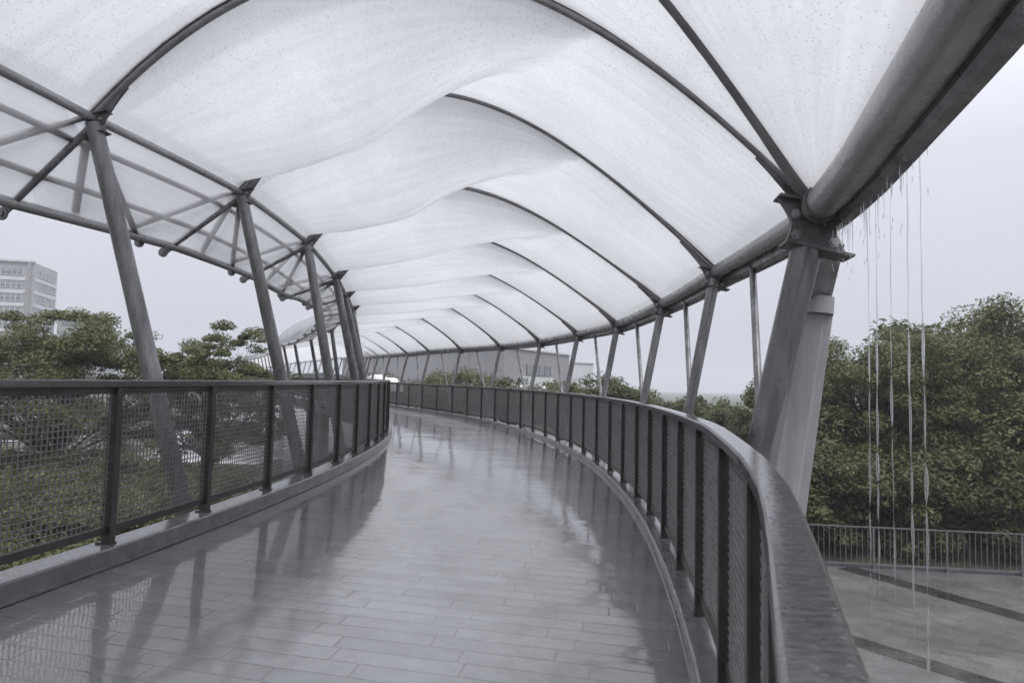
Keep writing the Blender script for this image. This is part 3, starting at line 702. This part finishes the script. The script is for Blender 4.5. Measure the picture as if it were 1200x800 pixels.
def tree(name, label, base, h, crown, ncl, nleaf, leaf, mat, group=None, flat=.55, seed=0, lean=(0,0), asp=.46, cat='tree', trunk=.2, clr=(.14,.26), low=-.35):
    """crown = (rx, ry, rz, centre height); clumps sit mostly on the outside of that volume and are carried by limbs"""
    R = np.random.default_rng(seed*13+5); base = np.array(base, float)
    root = thing(name, label, cat, base, group); rx, ry, rz, ch = crown; cc = base + np.array([lean[0], lean[1], ch])
    dirs = R.normal(size=(ncl,3)); dirs /= np.linalg.norm(dirs, axis=1, keepdims=True); dirs[:,2] = np.where(dirs[:,2] < low, -dirs[:,2]*.6, dirs[:,2])
    rad = (.35 + .65*R.random((ncl,1))**.5); cen = cc + dirs*rad*np.array([rx,ry,rz])*(.86+.12*R.random((ncl,1)))
    fork = base + np.array([lean[0]*.4, lean[1]*.4, max(.5, ch - rz*.75)])
    m_ = MB(); m_.tube([base - UP*.1, base + (fork-base)*.5 + np.array([.06,.04,0]), fork], [trunk*1.25, trunk*.95, trunk*.8], 9)
    nl = min(ncl, 60)
    for i in range(nl):
        e = cen[i]; mid = fork + (e-fork)*.5 + np.array([R.normal()*.25, R.normal()*.25, .25*abs(R.normal())]); a = trunk*(.42+.2*R.random())*(1 if i < 14 else .45)
        m_.tube([fork, fork+(mid-fork)*.5, mid, mid+(e-mid)*.6, e], [a, a*.8, a*.55, a*.3, a*.1], 6, caps=False)
        for _ in range(2):
            e2 = mid + (e-mid)*R.random() + R.normal(size=3)*np.array([rx,ry,rz])*.16; m_.tube([mid, (mid+e2)/2+UP*.08, e2], [a*.4, a*.25, a*.06], 5, caps=False)
    m_.build('trunk', M['bark'], root)
    k = max(1, nleaf//ncl); Cs = []; Ns = []
    S0 = (rx+ry)/2
    for i in range(ncl):
        cr = S0*(clr[0] + (clr[1]-clr[0])*R.random()); kk = int(k*(.5+R.random()))
        q = R.normal(size=(kk,3)); q /= np.linalg.norm(q, axis=1, keepdims=True); q *= R.random((kk,1))**.42
        pos = cen[i] + q*np.array([cr*1.15, cr*1.15, cr*flat]); pos[:,2] -= .25*((q[:,0]**2+q[:,1]**2))*cr*.6
        Cs.append(pos); nn = q*.7 + np.array([0,0,.9]); Ns.append(nn)
    C = np.concatenate(Cs); V, F = frond_field(C, np.concatenate(Ns), leaf, asp, .45)
    bm_quads('crown', V, F, M[mat], root); return root
# the big trees behind the terrace, right
rt = [((20.0,28.5), 9.9, (5.4,4.4,4.0,5.35), 190, 85000, .135, 'leaf_a', 'tall broad leafy tree rising highest behind the terrace fence, cut by the picture edge'),
      ((15.3,27.5), 8.6, (3.7,3.8,3.8,4.6), 150, 60000, .13, 'leaf_a', 'rounded leafy tree behind the falling water streams'),
      ((12.1,30.0), 7.0, (2.9,3.2,3.1,3.6), 110, 40000, .13, 'leaf_b', 'smaller dark leafy tree beside the pale pylon, lowest on the slope of crowns'),
      ((26.5,31.0), 10.4, (5.0,5.0,4.4,6.2), 64, 20000, .24, 'leaf_b', 'dark leafy tree at the right picture edge behind the tallest crown'),
      ((23.0,36.5), 10.2, (5.0,5.0,4.2,5.6), 50, 10000, .32, 'leaf_b', 'dark leafy tree in the second row behind the terrace trees')]
for i, (b, h, cr, nc, nl, lf, mt, lab) in enumerate(rt):
    tree('broadleaf_tree', lab, (*b, GZ), h, cr, nc, nl, lf, mt, 'trees behind the terrace', .75, i+1, trunk=.2, clr=(.11,.22), low=-.75)
sh = [((7.4,24.4), (2.2,1.4,1.6,1.5), 'leaf_b', 'dark shrub behind the left end of the terrace fence'), ((10.4,24.0), (2.2,1.4,1.7,1.6), 'leaf_b', 'dark shrub behind the terrace fence nearest the pale pylon'),
      ((13.3,23.6), (2.2,1.4,1.8,1.7), 'leaf_b', 'dark shrub behind the middle of the terrace fence below the water streams'), ((16.2,23.5), (2.2,1.5,2.0,2.0), 'leaf_b', 'dark shrub behind the terrace fence just right of the water streams'),
      ((18.6,24.4), (2.5,1.7,2.4,3.2), 'leaf_c', 'paler bushy shrub standing tallest behind the terrace fence'), ((19.4,22.9), (2.2,1.4,1.5,1.4), 'leaf_b', 'low dark shrub in front of the pale bushy shrub'),
      ((22.6,22.6), (2.2,1.5,1.7,1.5), 'leaf_b', 'low dark shrub behind the right end of the terrace fence'), ((12.0,26.2), (2.6,1.5,2.2,2.2), 'leaf_b', 'dark shrub in the second row below the smaller tree'),
      ((15.6,26.0), (2.6,1.5,2.4,2.4), 'leaf_b', 'dark shrub in the second row below the rounded tree'), ((20.8,26.2), (2.8,1.5,2.4,2.4), 'leaf_b', 'dark shrub in the second row below the tallest tree')]
for i, (b, cr, mt, lab) in enumerate(sh):
    tree('shrub', lab, (b[0], b[1]-.75, GZ), 3, cr, 40, 13000, .16, mt, 'shrubs behind the terrace fence', .8, 40+i, cat='shrub', trunk=.05, clr=(.24,.38), low=-.95)
# trees beyond the right railing, in the gap below the edge beam
bt = [(-17.5,62,2.2,5.0,'a'), (-10.5,55,2.4,4.4,'b'), (-6.6,50,1.8,3.6,'a'), (-4.1,52,3.1,4.2,'a'), (-.2,50,2.4,3.8,'b'), (3.6,48,2.0,3.6,'a'), (6.0,44,2.5,3.4,'b'), (9.2,46,1.2,3.2,'a'), (10.6,40,1.2,3.0,'b'), (13.0,41,.7,3.0,'a'), (15.6,47,.2,3.2,'b'), (-24,66,2.6,5.0,'b')]
blab = ['wide tree beyond the bend, seen between the far left columns', 'leafy tree behind the white tents', 'low leafy tree against the long grey hall left of centre', 'upright leafy tree against the middle of the long grey hall',
        'leafy tree in front of the grey hall corner', 'low leafy tree below the hall window', 'loose leafy tree between two slanting columns right of the hall', 'low loose tree right of the hall behind the railing',
        'dark leafy tree seen just left of the nearest big column', 'small tree between the nearest big column and the pylon', 'low dark tree hidden mostly by the pylon', 'wide dark tree furthest left beyond the walkway bend']
for i, (x, y, zt, r, t) in enumerate(bt):
    zt = zt - 1.25; h = zt - GZ
    tree('broadleaf_tree', blab[i], (x, y, GZ), h, (r, r*.9, min(2.4, h*.42), h*.60), 70, 10000, .20, 'leaf_'+t, 'trees beyond the right railing', .65, 60+i, trunk=.16)
# trees left of the walkway
lt = [((-18.0,27.5), 8.4, (5.8,4.6,3.7,4.7), 240, 90000, .115, 'leaf_a', 'wide spreading leafy tree in front of the pale tower block'),
      ((-11.6,27.0), 7.6, (3.3,3.3,3.3,4.5), 130, 36000, .115, 'leaf_a', 'slighter leafy tree with loose branches right of the first left column'),
      ((-24.5,25.5), 7.5, (4.5,4.0,2.9,4.7), 130, 38000, .12, 'leaf_b', 'dark leafy tree at the left picture edge behind the railing')]
for i, (b, h, cr, nc, nl, lf, mt, lab) in enumerate(lt):
    tree('locust_tree', lab, (*b, GZ), h, cr, nc, nl, lf, mt, 'trees left of the walkway', .5, 95+i*3, trunk=.11, clr=(.07,.16), low=-.8)
# low spreading shrubs below the left railing, each in flat tiers
ls = []; R_ = np.random.default_rng(3)
for i in range(15):
    row = i // 5; j = i % 5; ls.append((-8.0 - j*3.5 - row*1.3 + R_.normal()*.4, 12.0 + row*5.4 + j*1.3 + R_.normal()*.5, 2.0 + R_.random()*.6))
ltx = ['closest to the railing', 'second out from the railing', 'third out from the railing', 'fourth out from the railing', 'outermost of its row']
for i, (x, y, r) in enumerate(ls):
    lab = 'low spreading shrub below the left railing, %s row, %s' % (['nearest', 'middle', 'far'][i//5], ltx[i % 5])
    tree('spreading_shrub', lab, (x, y, GZ), 2.4, (r*1.25, r*1.2, 1.15, 1.6), 44, 22000, .10, 'leaf_c', 'spreading shrubs below the left railing', .30, 110+i, cat='shrub', trunk=.05, clr=(.2,.34), low=-.7)
for i, (x, y, r) in enumerate([(-39,58,3.6), (-58,97,5.0), (-30,72,4.0), (-24,58,3.4), (-46,80,5.0)]):
    lab = ['dark clipped bed of shrubs inside the pale oval path', 'dark bed of shrubs inside the wide curved path, furthest out', 'dark bed of shrubs in the middle of the grey plaza', 'dark bed of shrubs on the near side of the plaza', 'dark bed of shrubs on the left side of the plaza'][i]
    tree('shrub_bed', lab, (x, y, GZ), 1.2, (r, r*.62, .45, .55), 26, 2200, .34, 'leaf_b', 'shrub beds on the plaza', .4, 140+i, cat='shrub bed', trunk=.05, clr=(.22,.36))

# ------------------------------------------------------------------ buildings
def wallbox(m_, a, b, depth, z0, z1):
    a = np.array(a, float); b = np.array(b, float); d_ = (b-a)/np.linalg.norm(b-a); nn = np.array([-d_[1], d_[0]])
    if nn[1] < 0: nn = -nn
    q = [a, b, b+nn*depth, a+nn*depth]
    if (b-a)[0]*(nn)[1] - (b-a)[1]*nn[0] < 0: q = q[::-1]
    m_.prism([tuple(x) for x in q], z0, z1)
# tower block: two faces in view, pale concrete bands and window strips
ta, tb = np.array([-165.,171.]), np.array([-128.0,181.])
root = thing('tower_block', 'tall pale concrete tower block with rows of windows, far beyond the left trees', 'building', (*(ta+tb)/2, GZ))
L = np.linalg.norm(tb-ta); dv = (tb-ta)/L; nf = np.array([dv[1], -dv[0]]); ztop = 30.0
m_ = MB(); wallbox(m_, ta, tb, 16, GZ-.1, ztop); m_.build('wall', M['tower_wall'], root)
m_ = MB(); q3 = lambda s, z, o: np.array([*(ta+dv*s+nf*o), z])
m_.bar(q3(0,ztop+.25,.1), q3(L,ztop+.25,.1), 1.4, .5); m_.build('parapet', M['pale_wall'], root)
m_ = MB(); s0 = L-.9; m_.bar(q3(s0, GZ, .1), q3(s0, ztop-.05, .1), 1.4, .8, up=(1,0,0)); m_.build('recess_strip', M['dark_frame' if False else 'grey_wall'], root)
m_ = MB(); m_.bar(q3(L-20,ztop+.5,-4), q3(L-20,ztop+2.6,-4), .12, .12, up=(1,0,0)); m_.bar(q3(L-21,ztop+2.2,-4), q3(L-19,ztop+2.2,-4), .1, .1); m_.build('aerial', M['dark_frame'], root)
for fl in range(10):
    z = ztop - 2.7 - fl*3.45
    for (a, b, nw) in ((L-29, L-24.3, 4), (L-23.6, L-18.9, 4), (L-18.2, L-11, 6), (L-10.2, L-2.6, 6)):
        w = MB(); w.bar(q3(a, z, .04), q3(b, z, .04), .12, 1.6); wo = w.build('window', M['glass'], root)
        fm = MB()
        for i in range(nw+1): x = a + (b-a)*i/nw; fm.bar(q3(x, z-.8, .12), q3(x, z+.8, .12), .12, .14, up=(1,0,0))
        fm.bar(q3(a, z-.85, .13), q3(b, z-.85, .13), .3, .12); fm.bar(q3(a, z+.35, .115), q3(b, z+.35, .115), .1, .1); fm.build('frame', M['pale_wall'], wo)
    sp = MB(); sp.bar(q3(.1, z-1.72, .06), q3(L-1.8, z-1.72, .06), .25, 1.0); sp.build('spandrel', M['pale_wall'], root)
nd = np.array([-dv[1], dv[0]]); nd = nd if nd[1] > 0 else -nd; s3 = lambda s, z, o: np.array([*(tb + nd*s + dv*o), z])
for fl in range(10):
    z = ztop - 2.7 - fl*3.45
    w = MB(); w.bar(s3(2.2, z, .05), s3(14.6, z, .05), .12, 1.6); wo = w.build('window', M['glass'], root)
    fm = MB()
    for i in range(6): x = 2.2 + 12.4*i/5; fm.bar(s3(x, z-.8, .12), s3(x, z+.8, .12), .12, .16, up=(1,0,0))
    fm.bar(s3(2.2, z-.85, .13), s3(14.6, z-.85, .13), .3, .12); fm.build('frame', M['pale_wall'], wo)
    sp = MB(); sp.bar(s3(.5, z-1.72, .07), s3(15.8, z-1.72, .07), .25, 1.0); sp.build('spandrel', M['pale_wall'], root)
root = thing('annex_block', 'lower pale block attached beside the right end of the tower block', 'building', (-125, 197, GZ))
m_ = MB(); wallbox(m_, (-131,196), (-119.5,199), 10, GZ-.1, 17.6); m_.build('wall', M['tower_wall'], root)
for fl in range(4):
    m_ = MB(); m_.bar((-130.0,196.25,15.2-fl*3.45), (-120.5,198.7,15.2-fl*3.45), .12, 1.5); m_.build('window', M['glass'], root)
# long grey hall
hc = (-1.2,112.); hl = (-46.,186.); hr = (11.5,136.)
root = thing('hall', 'long windowless grey hall with flat roof beyond the trees', 'building', (*hc, GZ))
zt = 6.3
m_ = MB(); m_.prism([hc, hr, (hr[0]-45, hr[1]+74), hl], GZ-.1, zt); m_.build('wall', M['grey_wall'], root)
m_ = MB(); e = .18
for a, b in ((hl, hc), (hc, hr)): m_.bar((*a, zt+.16), (*b, zt+.16), .7, .32)
m_.build('roof_edge', M['pale_wall'], root)
h3 = lambda s, z, o=.05: np.array([hc[0]+(hr[0]-hc[0])*s+o*.88, hc[1]+(hr[1]-hc[1])*s-o*.47, z])
m_ = MB(); m_.bar(h3(.30,2.9), h3(.66,2.9), .15, 1.8); w = m_.build('window', M['glass'], root)
m_ = MB()
for i in range(5): x = .30+.36*i/4; m_.bar(h3(x,2.0,.14), h3(x,3.8,.14), .12, .12, up=(1,0,0))
m_.build('frame', M['dark_frame'], w)
m_ = MB(); m_.bar(h3(.22,.4,.08), h3(.72,.4,.08), .3, 2.6); m_.build('white_panel', M['pale_wall'], root)
l3 = lambda s, z: np.array([hc[0]+(hl[0]-hc[0])*s-.06, hc[1]+(hl[1]-hc[1])*s-.06, z])
m_ = MB()
for i in range(1, 14): m_.bar(l3(i/14, GZ), l3(i/14, zt-.1), .06, .14, up=(1,0,0))
m_.build('panel_joint', M['dark_frame' if False else 'tower_wall'], root)
root = thing('side_hall', 'pale low hall with light roof standing right of the long grey hall', 'building', (14, 150, GZ))
m_ = MB(); m_.prism([(9.,142.), (17.5,146.), (12,170), (3,166)], GZ-.1, 5.2); m_.build('wall', M['pale_wall'], root)
m_ = MB(); m_.prism([(8.6,141.6), (17.9,145.8), (12.2,170.4), (2.6,166.4)], 5.2, 5.6); m_.build('roof', M['white_tent'], root)
# white tents
for i, (x, y, r) in enumerate(((-9.3,47.5,.95), (-8.4,47.9,.85), (-10.1,48.4,.7))):
    root = thing('market_tent', ['larger white domed tent, middle one of three', 'white domed tent on the right of the three', 'small white domed tent on the left of the three'][i], 'tent', (x, y, GZ), 'white domed tents beyond the bend')
    m_ = MB(); V = []; nu, nv = 18, 7; zt0 = .35 + (.2 if i == 0 else 0)
    for j in range(nv+1):
        f = j/nv; rr = r*math.cos(f*PI/2*.97)**.75
        for q in range(nu): a = 2*PI*q/nu; V.append((x+rr*math.cos(a)*(1+.03*math.cos(6*a)), y+rr*math.sin(a)*(1+.03*math.cos(6*a)), zt0-.9+.95*math.sin(f*PI/2)))
    m_.add(V, [(j*nu+q, j*nu+(q+1) % nu, (j+1)*nu+(q+1) % nu, (j+1)*nu+q) for j in range(nv) for q in range(nu)], True); m_.build('cover', M['white_tent'], root)
    for a in range(4):
        m_ = MB(); an = PI/4 + a*PI/2; m_.tube([(x+r*.85*math.cos(an), y+r*.85*math.sin(an), GZ-.05), (x+r*.85*math.cos(an), y+r*.85*math.sin(an), zt0-.85)], .04, 6); m_.build('pole', M['fence'], root)
for i, (x, y, z) in enumerate(((.62,40.,-.05), (2.0,41.5,-.10))):
    root = thing('globe_lamp', ['white globe lamp on a post below the hall corner', 'white globe lamp on a post below the hall window'][i], 'street lamp', (x, y, GZ), 'globe lamps beyond the right railing')
    m_ = MB(); m_.tube([(x,y,GZ-.05), (x,y,GZ+.4), (x,y,z-.10)], [.09,.055,.045], 10); m_.build('lamp_post', M['fence'], root)
    m_ = MB(); m_.sphere((x,y,z), .13); m_.build('globe', M['globe'], root)
    m_ = MB(); m_.tube([(x,y,z-.22),(x,y,z-.14)], [.06,.09], 12); m_.build('collar', M['fence'], root)

# ------------------------------------------------------------------ rainy air round everything
m_ = MB(); m_.box((0,0,(GZ-1.3+36)/2),(1,0,0),(0,1,0),(0,0,1),1510,1510,(36-GZ+1.3)/2)
hm, nt, out = newmat('rainy_air'); pv = N(nt, 'VolumePrincipled'); pv.inputs['Color'].default_value = (.88,.905,.97,1)
pv.inputs['Density'].default_value = .0011; pv.inputs['Anisotropy'].default_value = .2; nt.links.new(pv.outputs[0], out.inputs['Volume'])
hz = m_.build('haze', hm); hz['kind'] = 'stuff'
# ------------------------------------------------------------------ world, sun, camera
wd = bpy.data.worlds.new('World'); scene.world = wd; wd.use_nodes = True; nt = wd.node_tree; nt.nodes.clear()
out = N(nt, 'OutputWorld'); bg = N(nt, 'Background'); sky = N(nt, 'TexSky'); sky.sky_type = 'NISHITA'; sky.sun_disc = False
SE, SR = math.radians(58), math.radians(150)
sky.sun_elevation = SE; sky.sun_rotation = SR; sky.air_density = 1; sky.dust_density = 6; sky.ozone_density = 1
hs = N(nt, 'HueSaturation'); hs.inputs['Saturation'].default_value = .12; nt.links.new(sky.outputs[0], hs.inputs['Color'])
tc = N(nt, 'TexCoord'); sp = N(nt, 'SeparateXYZ'); nt.links.new(tc.outputs['Generated'], sp.inputs[0])
gr = ramp(nt, sp.outputs[2], [(0.0, (.485,.498,.563)), (.30, (.59,.603,.672)), (.5, (.90,.915,.985)), (1.0, (.96,.975,1.0))])
cl = noise(nt, 1.6, 4, .55, tc.outputs['Generated'])
gr = mixc(nt, math_(nt, 'MULTIPLY', ramp(nt, cl, [(.3, 0.0), (.7, 1.0)]), .12), gr, (.45,.46,.50))
sc = N(nt, 'VectorMath', operation='SCALE'); zen = math_(nt, 'MULTIPLY_ADD', math_(nt, 'POWER', math_(nt, 'MAXIMUM', sp.outputs[2], 0.0), 2.0), .8, 1.0)
sz = N(nt, 'VectorMath', operation='SCALE'); nt.links.new(gr, sz.inputs[0]); nt.links.new(zen, sz.inputs['Scale']); nt.links.new(sz.outputs[0], sc.inputs[0]); sc.inputs['Scale'].default_value = 11.5
nt.links.new(mixc(nt, .12, sc.outputs[0], hs.outputs[0]), bg.inputs['Color']); bg.inputs['Strength'].default_value = .10
nt.links.new(bg.outputs[0], out.inputs['Surface'])
sl = bpy.data.lights.new('sun', 'SUN'); sl.energy = 1.0; sl.angle = math.radians(25); sl.color = (1,.98,.95)
so = bpy.data.objects.new('sun', sl); col.objects.link(so); so.location = (0,0,40)
sd = Vector((math.sin(SR)*math.cos(SE), math.cos(SR)*math.cos(SE), math.sin(SE))); so.rotation_euler = sd.to_track_quat('Z', 'Y').to_euler()

cam = bpy.data.cameras.new('camera'); cam.sensor_width = 36; cam.lens = 24; cam.clip_start = .05; cam.clip_end = 6000
co = bpy.data.objects.new('camera', cam); col.objects.link(co); scene.camera = co
p, r = .06515, .02244
fw = np.array([0, math.cos(p), math.sin(p)]); up = np.array([0, -math.sin(p), math.cos(p)]); ri = np.array([1.,0,0])
ri2 = ri*math.cos(r) + up*math.sin(r); up2 = up*math.cos(r) - ri*math.sin(r)
from mathutils import Matrix
co.matrix_world = Matrix(((ri2[0], up2[0], -fw[0], 0), (ri2[1], up2[1], -fw[1], 0), (ri2[2], up2[2], -fw[2], 0), (0,0,0,1)))
cam.dof.use_dof = True; cam.dof.focus_distance = 11; cam.dof.aperture_fstop = 8
scene.render.engine = 'CYCLES'; cy = scene.cycles; cy.use_denoising = True
cy.max_bounces = 10; cy.transparent_max_bounces = 14; cy.transmission_bounces = 6; cy.diffuse_bounces = 5; cy.glossy_bounces = 4
cy.volume_bounces = 1; cy.caustics_reflective = False; cy.caustics_refractive = False
vs = scene.view_settings; vs.view_transform = 'Standard'; vs.look = 'None'; vs.gamma = 1; vs.exposure = 0.22; vs.use_curve_mapping = False
